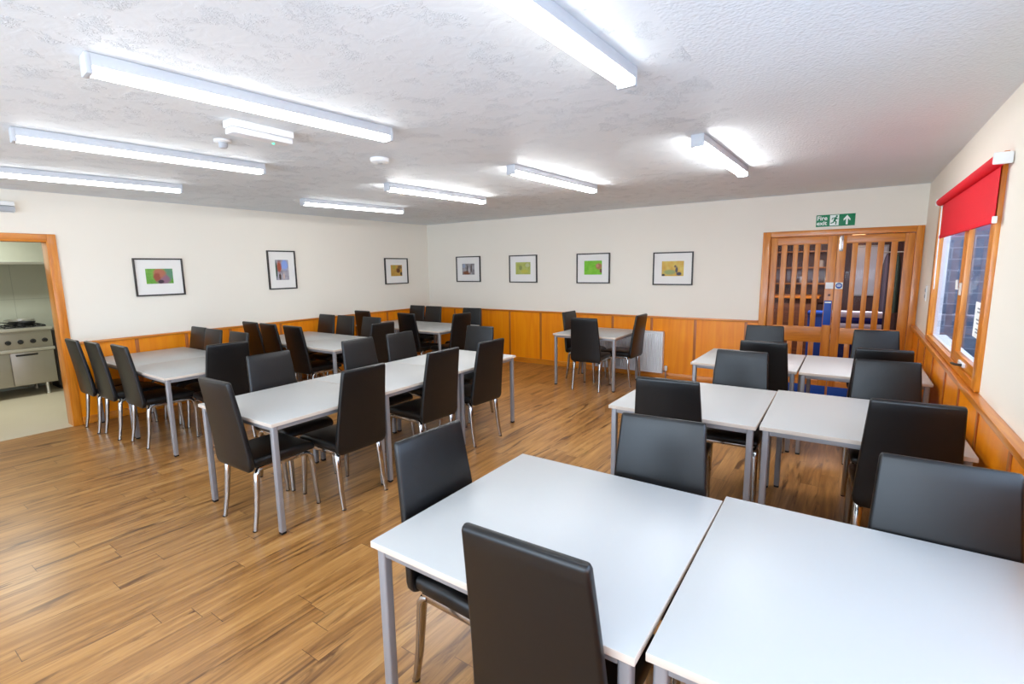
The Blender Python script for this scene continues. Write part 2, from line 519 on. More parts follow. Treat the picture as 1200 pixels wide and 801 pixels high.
# panelling: ply sheets, battens and capping
def panelling_back():
    m = MB()
    m.box(XL, -1.018, YB - 0.010, YB, 0.085, ZW - 0.03)
    struct(m, 'trim_2', M['panel'], 'orange varnished ply panelling along the back wall', 'panelling')
    m = MB()
    for x in (-6.273, -5.63, -4.994, -4.357, -3.70, -3.054, -2.439, -1.817, -1.163):
        m.box(x - 0.018, x + 0.018, YB - 0.018, YB - 0.010, 0.085, ZW - 0.03, 0.002)
    struct(m, 'trim_3', M['batten'], 'thin upright battens on the back wall panelling', 'trim')
    m = MB(); m.box(XL, -1.018, YB - 0.030, YB, ZW - 0.03, ZW, 0.005)
    struct(m, 'trim_4', M['pine_x'], 'pine capping rail on the back wall panelling', 'trim')
    m = MB(); m.box(XL, -1.018, YB - 0.024, YB, 0, 0.085, 0.004)
    struct(m, 'baseboard_back', M['pine_x'], 'pine skirting board along the back wall', 'baseboard')
panelling_back()
def panelling_left():
    y0 = 1.64
    m = MB(); m.box(XL, XL + 0.010, y0, YB, 0.085, ZW - 0.03)
    struct(m, 'trim_5', M['panel'], 'orange varnished ply panelling along the left wall', 'panelling')
    m = MB()
    for y in (2.231, 2.76, 3.30, 4.02, 4.70, 5.37, 6.05, 6.7):
        m.box(XL + 0.010, XL + 0.018, y - 0.018, y + 0.018, 0.085, ZW - 0.03, 0.002)
    struct(m, 'trim_6', M['batten'], 'thin upright battens on the left wall panelling', 'trim')
    m = MB(); m.box(XL, XL + 0.030, y0, YB - 0.03, ZW - 0.03, ZW, 0.005)
    struct(m, 'trim_7', M['pine_y'], 'pine capping rail on the left wall panelling', 'trim')
    m = MB(); m.box(XL, XL + 0.024, y0, YB - 0.024, 0, 0.085, 0.004)
    struct(m, 'baseboard_left', M['pine_y'], 'pine skirting board along the left wall', 'baseboard')
panelling_left()
def panelling_right():
    m = MB(); m.box(XR - 0.010, XR, YF, YB, 0.085, ZS - 0.035)
    struct(m, 'trim_8', M['panel'], 'orange varnished ply panelling below the window', 'panelling')
    m = MB()
    for y in (6.55, 5.95, 5.336, 4.635, 4.05, 3.45, 2.767, 2.1, 1.45):
        m.box(XR - 0.018, XR - 0.010, y - 0.018, y + 0.018, 0.085, ZS - 0.035, 0.002)
    struct(m, 'trim_9', M['batten'], 'thin upright battens on the panelling below the window', 'trim')
    m = MB(); m.box(XR - 0.050, XR, YF, YB, ZS - 0.035, ZS, 0.007)
    struct(m, 'trim_10', M['pine_y'], 'pine ledge along the right wall under the window', 'trim')
    m = MB(); m.box(XR - 0.024, XR, YF, YB, 0, 0.085, 0.004)
    struct(m, 'baseboard_right', M['pine_y'], 'pine skirting board along the right wall', 'baseboard')
panelling_right()

# kitchen doorway frame
m = MB()
m.box(XL - T - 0.01, XL + 0.022, DY1 - 0.012, DY1 + 0.068, 0, DZ + 0.068, 0.004, M['pine_v'])
m.box(XL - T - 0.01, XL + 0.022, DY0 - 0.068, DY0 + 0.012, 0, DZ + 0.068, 0.004, M['pine_v'])
m.box(XL - T - 0.01, XL + 0.022, DY0, DY1, DZ - 0.012, DZ + 0.068, 0.004, M['pine_y'])
struct(m, 'trim_11', None, 'knotty pine frame around the open kitchen doorway', 'door frame')

# ------------------------------------------------------------------ double doors in the back wall
m = MB()
m.box(-1.018, -0.928, YB - 0.025, YB + 0.12, 0, 2.04, 0.006, M['pine_v'])
m.box(0.513, 0.583, YB - 0.025, YB + 0.12, 0, 2.04, 0.006, M['pine_v'])
m.box(-0.928, 0.513, YB - 0.025, YB + 0.12, 1.972, 2.04, 0.006, M['pine_x'])
struct(m, 'trim_12', None, 'knotty pine frame around the double doors', 'door frame')

def door_leaf(name, x0, x1, ox0, ox1, bars, label):
    ya, yb = YB + 0.01, YB + 0.05
    root = thing(name, label, 'door', ((x0 + x1) / 2, YB + 0.03, 0), 0, None, 'structure')
    cx, cyy = (x0 + x1) / 2, YB + 0.03
    L = lambda a: a - cx
    Y0, Y1 = ya - cyy, yb - cyy
    m = MB()
    m.box(L(x0), L(ox0), Y0, Y1, 0.012, 1.965, 0.004)
    m.box(L(ox1), L(x1), Y0, Y1, 0.012, 1.965, 0.004)
    m.build('stile', M['door_v'], root)
    m = MB()
    for z0, z1 in ((1.872, 1.965), (0.668, 0.860), (0.012, 0.19)):
        m.box(L(ox0), L(ox1), Y0, Y1, z0, z1, 0.004)
    m.build('rail', M['door_x'], root)
    for z0, z1 in ((0.860, 1.872), (0.19, 0.668)):
        for a, b in bars:
            m = MB(); m.box(L(a), L(b), Y0 + 0.002, Y1 - 0.014, z0 - 0.003, z1 + 0.003, 0.003)
            m.build('slat', M['door_v'], root)
    m = MB()
    for z0, z1 in ((0.860, 1.872), (0.19, 0.668)):
        m.box(L(ox0), L(ox1), Y1 - 0.013, Y1 - 0.009, z0, z1)
    m.build('glass_pane', M['door_glass'], root)
    m = MB(); m.box(L(x0) + 0.01, L(x1) - 0.01, Y0 - 0.003, Y0, 0.014, 0.125, 0.001)
    tag(m.build('kick_plate', M['blue'], root), 'blue kick plate along the bottom of the door')
    return root, L, Y0
dl, L, Y0 = door_leaf('door_1', -0.925, -0.216, -0.850, -0.311,
    ((-0.804, -0.741), (-0.675, -0.620), (-0.561, -0.501), (-0.441, -0.384)), 'left leaf of the slatted wooden double doors, with the blue plate')
m = MB(); m.box(L(-0.304), L(-0.222), Y0 - 0.003, Y0, 1.333, 1.411, 0.001)
tag(m.build('lock_plate', M['white'], dl), 'small square white plate')
m = MB(); m.box(L(-0.304), L(-0.224), Y0 - 0.004, Y0, 0.89, 1.189, 0.001, M['blue']).box(L(-0.296), L(-0.232), Y0 - 0.005, Y0 - 0.004, 1.160, 1.176, 0, M['sign_white'])
tag(m.build('push_plate', None, dl), 'tall blue push plate')
m = MB(); m.lathe([(0.0, -0.004), (0.012, -0.004), (0.014, 0.0), (0.0, 0.0)], 16, (L(-0.258), Y0, 1.257), 'y')
m.build('keyhole_cover', M['dark_wood'], dl)
dr, L, Y0 = door_leaf('door_2', -0.212, 0.510, -0.124, 0.421,
    ((-0.065, -0.010), (0.064, 0.116), (0.178, 0.238), (0.303, 0.361)), 'right leaf of the slatted wooden double doors, with the round blue sign')
m = MB()
m.box(L(-0.205), L(-0.128), Y0 - 0.003, Y0, 1.333, 1.411, 0.001, M['sign_white'])
m.lathe([(0.0, -0.0045), (0.034, -0.0045), (0.034, -0.003), (0.0, -0.003)], 28, (L(-0.1665), Y0, 1.372), 'y', M['blue'])
for zz, ww in ((1.386, 0.018), (1.374, 0.024), (1.362, 0.018)):
    m.box(L(-0.1665) - ww, L(-0.1665) + ww, Y0 - 0.0050, Y0 - 0.0045, zz - 0.003, zz + 0.003, 0, M['sign_white'])
tag(m.build('door_sign', None, dr), 'round blue sign on a white square')
m = MB()
m.box(L(-0.195), L(-0.155), Y0 - 0.004, Y0, 1.78, 1.962, 0.001)
m.tube([(L(-0.175), Y0 - 0.010, 1.79), (L(-0.175), Y0 - 0.010, 1.955)], 0.007, 10)
tag(m.build('door_bolt', M['chrome'], dr), 'chrome bolt at the top of the door')

# ------------------------------------------------------------------ window
win = thing('window_1', 'pine framed window with the red roller blind, in the right wall', 'window', (XR, 4.75, 0.95), 0, None, 'structure')
wy = lambda a: a - 4.75
wz = lambda a: a - 0.95
m = MB()
fx0, fx1 = -0.022, 0.024
m.box(fx0, fx1, wy(3.56), wy(3.67), wz(0.940), wz(2.19), 0.005, M['pine_v'])
m.box(fx0, fx1, wy(5.87), wy(5.97), wz(0.940), wz(2.19), 0.005, M['pine_v'])
m.box(fx0, fx1, wy(3.67), wy(5.87), wz(2.11), wz(2.19), 0.005, M['pine_y'])
m.box(fx0, fx1, wy(3.67), wy(5.87), wz(0.940), wz(0.985), 0.005, M['pine_y'])
m.build('window_frame', None, win)
m = MB(); m.box(-0.012, fx1, wy(4.44), wy(4.53), wz(0.985), wz(2.11), 0.005)
m.build('mullion', M['pine_v'], win)
sash = MB()
sx0, sx1 = -0.012, 0.018
for a, b in ((3.672, 3.735), (4.375, 4.438)):
    sash.box(sx0, sx1, wy(a), wy(b), wz(0.987), wz(2.108), 0.005, M['pine_v'])
sash.box(sx0, sx1, wy(3.735), wy(4.375), wz(0.987), wz(1.05), 0.005, M['pine_y'])
sash.box(sx0, sx1, wy(3.735), wy(4.375), wz(2.045), wz(2.108), 0.005, M['pine_y'])
so = sash.build('sash', None, win)
m = MB()
m.box(sx0 - 0.014, sx0, wy(3.95), wy(4.12), wz(1.006), wz(1.030), 0.003, M['white_metal'])
m.tube([(sx0 - 0.016, wy(3.97), wz(1.018)), (sx0 - 0.04, wy(4.02), wz(1.014)), (sx0 - 0.045, wy(4.10), wz(1.008))], 0.008, 8, 1, M['black'])
tag(m.build('casement_stay', None, so), 'white and black casement stay')
m = MB()
m.box(sx0 - 0.012, sx0, wy(4.39), wy(4.42), wz(1.42), wz(1.50), 0.003)
m.tube([(sx0 - 0.012, wy(4.405), wz(1.46)), (sx0 - 0.024, wy(4.405), wz(1.46)), (sx0 - 0.026, wy(4.405), wz(1.52))], 0.007, 8)
tag(m.build('window_handle', M['terracotta'], so), 'cream window handle')
m = MB(); m.box(0.006, 0.010, wy(3.735), wy(4.375), wz(1.05), wz(2.045)); m.build('window_pane', M['window_glass'], win)
m = MB(); m.box(0.008, 0.012, wy(4.53), wy(5.87), wz(0.985), wz(2.11)); m.build('window_pane', M['window_glass'], win)
m = MB()
m.box(0.024, TR + 0.002, wy(WY0) - 0.01, wy(WY0) + 0.02, wz(WZ0), wz(WZ1)).box(0.024, TR + 0.002, wy(WY1) - 0.02, wy(WY1) + 0.01, wz(WZ0), wz(WZ1)).box(0.024, TR + 0.05, wy(WY0), wy(WY1), wz(WZ0) - 0.03, wz(WZ0) + 0.03)
m.build('outer_lining', M['upvc'], win)

w2 = thing('window_2', 'pine framed window in the right wall beside the viewer', 'window', (XR, 0.80, 0.95), 0, None, 'structure')
m = MB()
for a, b in ((-1.70, -1.60), (-0.045, 0.045), (1.60, 1.70)):
    m.box(-0.022, 0.03, a, b, -0.01, 1.24, 0.005, M['pine_v'])
m.box(-0.022, 0.03, -1.60, 1.60, 1.16, 1.24, 0.005, M['pine_y']).box(-0.022, 0.03, -1.60, 1.60, -0.01, 0.035, 0.005, M['pine_y'])
m.build('window_frame', None, w2)
m = MB(); m.box(0.008, 0.012, -1.60, 1.60, 0.035, 1.16); m.build('window_pane', M['window_glass'], w2)

pn = thing('paper_notice', 'white paper notice stuck on the right pane of the window', 'notice', (XR + 0.0055, 3.86, 1.20))
m = MB(); m.box(-0.0010, 0.0, -0.115, 0.115, 0.0, 0.205); m.build('sheet', M['paper'], pn)
m = MB()
for zz, ww in ((0.165, 0.05), (0.145, 0.045), (0.10, 0.055), (0.08, 0.04), (0.045, 0.05), (0.027, 0.045)):
    m.box(-0.0014, -0.0010, -ww, ww, zz, zz + 0.009)
m.build('print', M['ink'], pn)

# roller blind
bl = thing('roller_blind', 'red roller blind half lowered over the wooden window', 'blind', (XR - 0.040, 4.43, 2.140))
m = MB(); m.tube([(-0.004, -0.965, 0), (-0.004, 1.22, 0)], 0.031, 24); m.build('roller', M['red'], bl)
m = MB(); m.box(0.0060, 0.0080, -0.905, 1.14, -0.285, 0.0, 0, M['red']); m.build('fabric', None, bl)
m = MB(); m.box(0.0000, 0.014, -0.908, 1.143, -0.307, -0.278, 0.005); m.build('bottom_bar', M['red'], bl)
for s, yy in ((-1, -0.965), (1, 1.22)):
    m = MB()
    m.box(-0.037, 0.038, min(yy, yy + s * 0.018), max(yy, yy + s * 0.018), -0.029, 0.029, 0.008)
    m.build('bracket', M['white'], bl)
m = MB(); m.box(-0.004, 0.016, -0.922, -0.908, -0.310, -0.274, 0.004); m.build('end_cap', M['white'], bl)
m = MB()
for yy in (1.255, 1.275):
    m.tube([(0.01, yy, 0.0), (0.012, yy, -0.35), (0.016, yy, -0.72)], 0.003, 6)
m.tube([(0.016, 1.255, -0.72), (0.016, 1.265, -0.735), (0.016, 1.275, -0.72)], 0.003, 6)
m.build('pull_chain', M['white'], bl)

sw = thing('light_switch', 'small white double light switch beside the window', 'switch', (XR, 6.45, 1.33))
m = MB(); m.box(-0.010, 0.0, -0.043, 0.043, -0.075, 0.075, 0.003); m.build('plate', M['white'], sw)
for zz in (0.03, -0.03):
    m = MB(); m.box(-0.015, -0.010, -0.014, 0.014, zz - 0.018, zz + 0.018, 0.002); m.build('rocker', M['grey_plastic'], sw)

# ------------------------------------------------------------------ what lies outside the window
m = MB(); m.box(XR + TR, 12, -6, 20, -0.25, -0.15)
struct(m, 'ground', M['pavement'], 'grey paving outside the window', 'ground')
m = MB(); m.box(2.2, 2.5, 2.5, 12.5, -0.15, 3.4).box(1.18, 2.5, 12.5, 12.8, -0.15, 3.4)
struct(m, 'wall_outside', M['stone'], 'blue grey stone wall outside the window', 'wall')
m = MB(); m.tube([(1.27, 9.3, -0.15), (1.27, 9.3, 3.0)], 0.03, 12).box(1.22, 1.32, 9.25, 9.35, -0.15, -0.05, 0.01)
tag(m.build('wooden_post', M['brown_post']), 'brown post seen outside through the window', 'post')
m = MB(); m.tube([(1.06, 9.9, -0.15), (1.06, 9.9, 3.0)], 0.045, 12).box(0.99, 1.13, 9.83, 9.97, -0.15, -0.03, 0.01)
tag(m.build('white_post', M['upvc']), 'white painted post seen outside through the window', 'post')

# ------------------------------------------------------------------ kitchen beyond the doorway
KX = -9.95
m = MB(); m.box(KX, XL - T, -1.0, 2.6, -0.1, 0.0).box(XL - T, XL, DY0, DY1, -0.1, 0.002)
struct(m, 'kitchen_floor', M['kitchen_floor'], 'beige vinyl floor of the kitchen through the doorway', 'floor')
m = MB(); m.box(KX - 0.1, KX, -1.0, 2.6, 0, 2.5)
struct(m, 'wall_kitchen', M['kitchen_wall'], 'pale green grey wall boards behind the cooker', 'wall')
m = MB(); m.box(KX, XL - T, 2.5, 2.6, 0, 2.5).box(KX, XL - T, -1.1, -1.0, 0, 2.5)
struct(m, 'wall_kitchen_side', M['kitchen_wall'], 'side wall of the kitchen beside the cooker', 'wall')
m = MB(); m.box(KX, XL - T, -1.0, 2.6, 2.48, 2.58)
struct(m, 'ceiling_kitchen', M['white'], 'white kitchen ceiling', 'ceiling')

ck = thing('range_cooker', 'stainless steel range cooker in the kitchen doorway', 'cooker', (-9.2, 1.26, 0))
m = MB(); m.box(-0.70, 0.0, -0.72, 0.72, 0.16, 0.90, 0.004); m.build('body', M['steel'], ck)
m = MB(); m.box(0.0, 0.015, -0.72, 0.72, 0.66, 0.87, 0.003); m.build('control_panel', M['steel'], ck)
m = MB(); m.box(-0.72, 0.045, -0.73, 0.73, 0.90, 0.94, 0.006); m.build('hob_top', M['steel_light'], ck)
m = MB(); m.box(0.0, 0.045, -0.73, 0.73, 0.618, 0.66, 0.008); m.build('towel_rail', M['steel_light'], ck)
for yy in (-0.55, -0.33, -0.11, 0.15, 0.275, 0.395, 0.52, 0.64):
    m = MB(); m.lathe([(0.0, 0.035), (0.020, 0.035), (0.024, 0.015), (0.030, 0.012), (0.030, 0.0), (0.0, 0.0)], 18, (0.015, yy, 0.755), 'x')
    m.build('knob', M['black'], ck)
for y0, y1 in ((-0.71, -0.21), (-0.205, 0.265), (0.275, 0.70)):
    m = MB(); m.box(0.0, 0.022, y0, y1, 0.165, 0.612, 0.004); d = m.build('door', M['steel'], ck)
    yc = (y0 + y1) / 2 - 0.05
    m = MB(); m.box(0.022, 0.045, yc - 0.11, yc + 0.11, 0.565, 0.588, 0.006); m.build('handle', M['black'], d)
for yy in (-0.62, 0.61):
    for xx in (-0.05, -0.62):
        m = MB(); m.lathe([(0.026, 0.0), (0.026, 0.02), (0.020, 0.03), (0.020, 0.16)], 14, (xx, yy, 0)); m.build('leg', M['steel_light'], ck)
for yy in (-0.48, 0.0, 0.48):
    m = MB()
    for k in range(5):
        m.box(-0.62, -0.06, yy - 0.2 + k * 0.1 - 0.008, yy - 0.2 + k * 0.1 + 0.008, 0.948, 0.962)
    for xx in (-0.62, -0.34, -0.06):
        m.box(xx - 0.008, xx + 0.008, yy - 0.21, yy + 0.21, 0.940, 0.952)
    m.build('grate', M['black'], ck)
pan = thing('frying_pan', 'dark frying pan on the right of the cooker', 'pan', (-9.40, 1.74, 0.963))
m = MB(); m.lathe([(0.11, 0.0), (0.14, 0.045), (0.143, 0.047), (0.136, 0.046), (0.106, 0.006), (0.0, 0.005)], 28); m.build('bowl', M['black'], pan)
m = MB(); m.tube([(0.0, -0.135, 0.04), (0.02, -0.22, 0.055), (0.03, -0.34, 0.06)], [0.010, 0.011, 0.012], 10, 0.6); m.build('handle', M['black'], pan)
pot = thing('saucepan_lid', 'pale shallow pan behind the frying pan on the cooker', 'pan', (-9.73, 1.78, 0.963))
m = MB(); m.lathe([(0.13, 0.0), (0.16, 0.03), (0.16, 0.06), (0.155, 0.06), (0.15, 0.02), (0.0, 0.01)], 28); m.build('bowl', M['steel_light'], pot)
hd = thing('extractor_hood', 'pale canopy hood above the range cooker', 'hood', (-9.95, 1.0, 1.80))
m = MB(); m.prism([(0.0, 0.0), (0.62, 0.0), (0.62, 0.10), (0.60, 0.56), (0.0, 0.56)], -1.4, 1.3, lambda a, b, c: (a, c, b)); m.build('canopy', M['kitchen_wall'], hd)
m = MB(); m.box(0.60, 0.635, -1.4, 1.3, -0.012, 0.02, 0.004); m.build('rim', M['steel_light'], hd)
cb = thing('dark_fridge', 'dark cabinet standing at the right end of the cooker', 'cabinet', (-9.42, 2.25, 0))
m = MB(); m.box(-0.45, 0.02, -0.22, 0.24, 0.06, 0.86, 0.006, M['frame_black']).box(-0.43, 0.0, -0.20, 0.22, 0.0, 0.06, 0, M['black']); m.build('body', None, cb)
m = MB(); m.box(0.02, 0.035, -0.21, 0.23, 0.07, 0.85, 0.004); m.build('door', M['frame_black'], cb)

# ------------------------------------------------------------------ room behind the double doors
RY = 11.2
m = MB(); m.box(-4.0, 0.62, YB + 0.06, RY, -0.1, 0.0)
struct(m, 'floor_back_room', M['room_floor'], 'dark blue carpet in the room behind the double doors', 'floor')
m = MB(); m.box(-4.0, 0.62, RY, RY + 0.1, 0, 2.5).box(-4.1, -4.0, YB + T, RY, 0, 2.5).box(0.62, 0.66, YB + T, RY + 0.1, 0, 2.5)
struct(m, 'wall_back_room', M['room_wall'], 'brown wall of the room behind the double doors', 'wall')
m = MB(); m.box(-4.0, 0.62, YB + T, RY, 2.48, 2.58)
struct(m, 'ceiling_back_room', M['white'], 'white ceiling of the room behind the double doors', 'ceiling')
sh = thing('wall_shelves', 'brown wooden shelves seen through the left slatted door', 'shelves', (-1.15, 10.9, 0))
m = MB(); m.box(-0.9, 0.9, 0.24, 0.27, 0.9, 2.25); m.build('back_panel', M['dark_wood'], sh)
for xx in (-0.9, 0.0, 0.9):
    m = MB(); m.box(xx - 0.015, xx + 0.015, 0.0, 0.24, 0.9, 2.25, 0.002); m.build('upright', M['dark_wood'], sh)
SHZ = (1.25, 1.55, 1.85, 2.12)
for zz in SHZ:
    m = MB(); m.box(-0.885, 0.885, 0.0, 0.24, zz, zz + 0.025, 0.002); m.build('shelf', M['door_x'], sh)
jar = thing('storage_jar', 'small pale jar on the brown shelves behind the slatted doors', 'jar', (-1.9, 11.0, SHZ[0] + 0.025), 0, 'jars on the brown shelves')
m = MB(); m.lathe([(0.045, 0.0), (0.05, 0.01), (0.05, 0.10), (0.04, 0.125), (0.0, 0.125)], 14); m.build('jar_body', M['terracotta'], jar)
m = MB(); m.lathe([(0.04, 0.125), (0.042, 0.15), (0.0, 0.15)], 14); m.build('lid', M['jar_cap'], jar)
jx = [-1.86, -1.66, -1.42, -1.00, -0.82, -0.60, -0.42]
for i, zz in enumerate(SHZ[:3]):
    for x in jx[(i % 2):]:
        if i == 0 and x == jx[0]:
            continue
        dup(jar, (x + random.uniform(-.03, .03), 11.0, zz + 0.025), random.uniform(0, 3), jar['label'])
ct = thing('bar_counter', 'brown wooden counter behind the left slatted door', 'counter', (-1.75, 10.3, 0))
m = MB(); m.box(-1.2, 1.2, -0.22, 0.25, 0.0, 1.04, 0.004); m.build('front', M['dark_wood'], ct)
m = MB(); m.box(-1.25, 1.25, -0.32, 0.28, 1.04, 1.08, 0.008); m.build('counter_top', M['door_x'], ct)
pl = MB(); pl.tube([(-1.55, 8.8, 0.012), (-1.55, 8.8, 2.47)], 0.03, 14).lathe([(0.09, 0.0), (0.09, 0.012), (0.03, 0.016)], 20, (-1.55, 8.8, 0))
tag(pl.build('steel_pole', M['steel_light']), 'pale upright pole behind the left edge of the slatted doors', 'pole')
bd = thing('notice_board', 'large pale board behind the right slatted door', 'board', (0.17, RY - 0.03, 1.07))
m = MB(); m.box(-0.24, 0.24, -0.01, 0.02, 0.0, 0.85, 0.003); m.build('board_panel', M['board'], bd)
m = MB()
for a in ((-0.27, -0.24, 0.0, 0.85), (0.24, 0.27, 0.0, 0.85), (-0.27, 0.27, -0.03, 0.0), (-0.27, 0.27, 0.85, 0.88)):
    m.box(a[0], a[1], -0.02, 0.025, a[2], a[3], 0.003)
m.build('board_frame', M['grey_plastic'], bd)
lp = thing('wall_lamp', 'glowing orange wall lamp behind the right slatted door', 'lamp', (-0.02, RY, 2.12))
m = MB(); m.box(-0.05, 0.05, -0.02, 0.0, -0.09, 0.09, 0.006); m.build('wall_plate', M['dark_wood'], lp)
m = MB(); m.lathe([(0.05, -0.08), (0.11, -0.07), (0.085, 0.09), (0.0, 0.09)], 20, (0, -0.14, 0)); m.build('shade', M['lamp_glow'], lp)
m = MB(); m.tube([(0, -0.02, 0), (0, -0.08, 0)], 0.01, 8); m.build('bracket', M['dark_wood'], lp)
def tub_chair(x, y, rz, label, navy):
    r = thing('armchair', label, 'chair', (x, y, 0), rz)
    ca, cb2 = (M['navy'], M['stripe_white'])
    m = MB(); m.box(-0.30, 0.30, -0.28, 0.25, 0.18, 0.44, 0.04, ca); m.build('seat', None, r)
    m = MB()
    for k in range(6):
        z0 = 0.44 + k * 0.085
        m.box(-0.32, 0.32, 0.17, 0.30, z0, z0 + 0.085, 0.012, cb2 if (k % 2 and not navy) else ca)
    m.build('backrest', None, r)
    for s in (-1, 1):
        m = MB(); m.box(s * 0.34 - 0.05, s * 0.34 + 0.05, -0.28, 0.25, 0.18, 0.62, 0.03); m.build('arm', M['stripe_white'] if not navy else M['navy'], r)
        for yy in (-0.22, 0.2):
            m = MB(); m.tube([(s * 0.28, yy, 0.0), (s * 0.28, yy, 0.19)], [0.015, 0.022], 10); m.build('leg', M['dark_wood'], r)
    return r
tub_chair(0.02, 8.9, PI, 'blue and white striped armchair behind the right slatted door', False)
bn = thing('tall_bin', 'tall blue bin behind the left slatted door, next to the meeting edge', 'bin', (-0.47, 8.9, 0))
m = MB(); m.prism([(-0.10, -0.12), (0.10, -0.12), (0.10, 0.12), (-0.10, 0.12)], 0.0, 0.86); m.build('body', M['blue'], bn)
m = MB(); m.box(-0.11, 0.11, -0.13, 0.13, 0.86, 0.92, 0.02); m.build('lid', M['blue'], bn)
for k, (x, mt, lb) in enumerate(((0.385, M['coat_purple'], 'plum coloured coat hanging behind the right slatted door'), (0.518, M['coat_green'], 'dark green coat hanging at the right edge behind the doors'))):
    m = MB()
    rings = []
    for z, w, t in ((0.85, 0.20, 0.09), (1.1, 0.20, 0.085), (1.4, 0.185, 0.08), (1.6, 0.17, 0.07), (1.72, 0.10, 0.05), (1.78, 0.03, 0.02)):
        rings.append(m.ring([(x + math.cos(a) * w * 0.28 * (1 + 0.08 * math.sin(5 * a + z * 3)), 10.0 + math.sin(a) * t * 2.0, z) for a in [2 * PI * j / 20 for j in range(20)]]))
    m.skin(rings)
    c = m.build('coat', mt)
    tag(c, lb, 'coat')
rk = thing('coat_rack', 'dark coat rail holding the coats behind the right slatted door', 'coat rack', (0.45, 10.0, 0))
m = MB(); m.tube([(-0.155, 0, 1.80), (0.155, 0, 1.80)], 0.012, 10); m.build('rail', M['steel'], rk)
for s in (-0.155, 0.155):
    m = MB(); m.tube([(s, 0, 0.02), (s, 0, 1.81)], 0.014, 10).box(s - 0.012, s + 0.012, -0.25, 0.25, 0.0, 0.025, 0.004); m.build('upright', M['steel'], rk)

# ------------------------------------------------------------------ tables
def make_table(x, y, rot, w, d, label, group):
    """x, y: front left corner; w along local x, d along local y"""
    c, s = math.cos(rot), math.sin(rot)
    ox, oy = x + c * w / 2 - s * d / 2, y + s * w / 2 + c * d / 2
    r = thing('dining_table', label, 'table', (ox, oy, 0), rot, group)
    hw, hd = w / 2, d / 2
    H = 0.73
    m = MB()
    m.box(-hw, hw, -hd, hd, H - 0.022, H, 0.002, M['table_edge'])
    m.box(-hw + 0.0015, hw - 0.0015, -hd + 0.0015, hd - 0.0015, H - 0.004, H + 0.0004, 0.0008, M['table_top'])
    m.build('tabletop', None, r)
    m = MB()
    i = 0.014
    lg = 0.036
    a, b = hw - i, hd - i
    for x0, x1, y0, y1 in ((-a + lg, a - lg, -b + 0.004, -b + 0.029), (-a + lg, a - lg, b - 0.029, b - 0.004), (-a + 0.004, -a + 0.029, -b + lg, b - lg), (a - 0.029, a - 0.004, -b + lg, b - lg)):
        m.box(x0, x1, y0, y1, H - 0.052, H - 0.022, 0.003)
    m.build('apron', M['table_steel'], r)
    for sx in (-1, 1):
        for sy in (-1, 1):
            px, py = sx * (a - lg / 2), sy * (b - lg / 2)
            m = MB(); m.box(px - lg / 2, px + lg / 2, py - lg / 2, py + lg / 2, 0.014, H - 0.022, 0.009, None, 3)
            lo = m.build('leg', M['table_steel'], r)
            m = MB(); m.box(px - lg / 2 + 0.001, px + lg / 2 - 0.001, py - lg / 2 + 0.001, py + lg / 2 - 0.001, 0.0, 0.016, 0.006)
            m.build('foot_cap', M['black'], lo)
    return r
GT = 'white dining tables'
make_table(-1.299, 1.008, 0.004, 0.935, 0.950, 'large white table nearest the viewer, left of the pair at the bottom', GT)
make_table(-0.350, 1.045, 0.015, 0.920, 0.965, 'white table filling the bottom right corner of the photo', GT)
make_table(-1.301, 2.996, 0.006, 0.893, 0.965, 'white table with one chair on each side, left of the middle right pair', GT)
make_table(-0.393, 3.026, 0.020, 0.925, 0.985, 'white table against the window wall in the middle right pair', GT)
make_table(-1.242, 4.775, 0.000, 0.880, 0.940, 'left white table of the pair in front of the double doors', GT)
make_table(-0.345, 4.765, 0.010, 0.880, 0.960, 'right white table of the pair in front of the double doors, by the window', GT)
ra = 0.022
for k, lb in enumerate(('front white table of the long row in the centre, nearest the viewer', 'middle white table of the long row in the centre', 'end white table of the long centre row, furthest from the viewer')):
    make_table(-3.742 - math.sin(ra) * 0.906 * k, 1.515 + 0.906 * k, ra, 0.902, 0.902, lb, GT)
make_table(-5.858, 1.752, 0.0, 0.938, 0.935, 'white table in the left group beside the kitchen door, on its open side', GT)
make_table(-6.847, 1.752, 0.0, 0.985, 0.935, 'white table against the left wall beside the kitchen door', GT)
make_table(-5.862, 3.470, 0.0, 0.938, 0.945, 'white table in the middle left group, on its open side', GT)
make_table(-6.851, 3.470, 0.0, 0.985, 0.945, 'white table against the left wall in the middle left group', GT)
make_table(-5.925, 5.330, 0.0, 0.935, 0.945, 'white table in the far corner group, on its open side', GT)
make_table(-6.904, 5.330, 0.0, 0.975, 0.945, 'white table in the far corner against the left wall', GT)
make_table(-3.430, 5.950, 0.0, 0.930, 0.900, 'white table standing alone in front of the white radiator', GT)

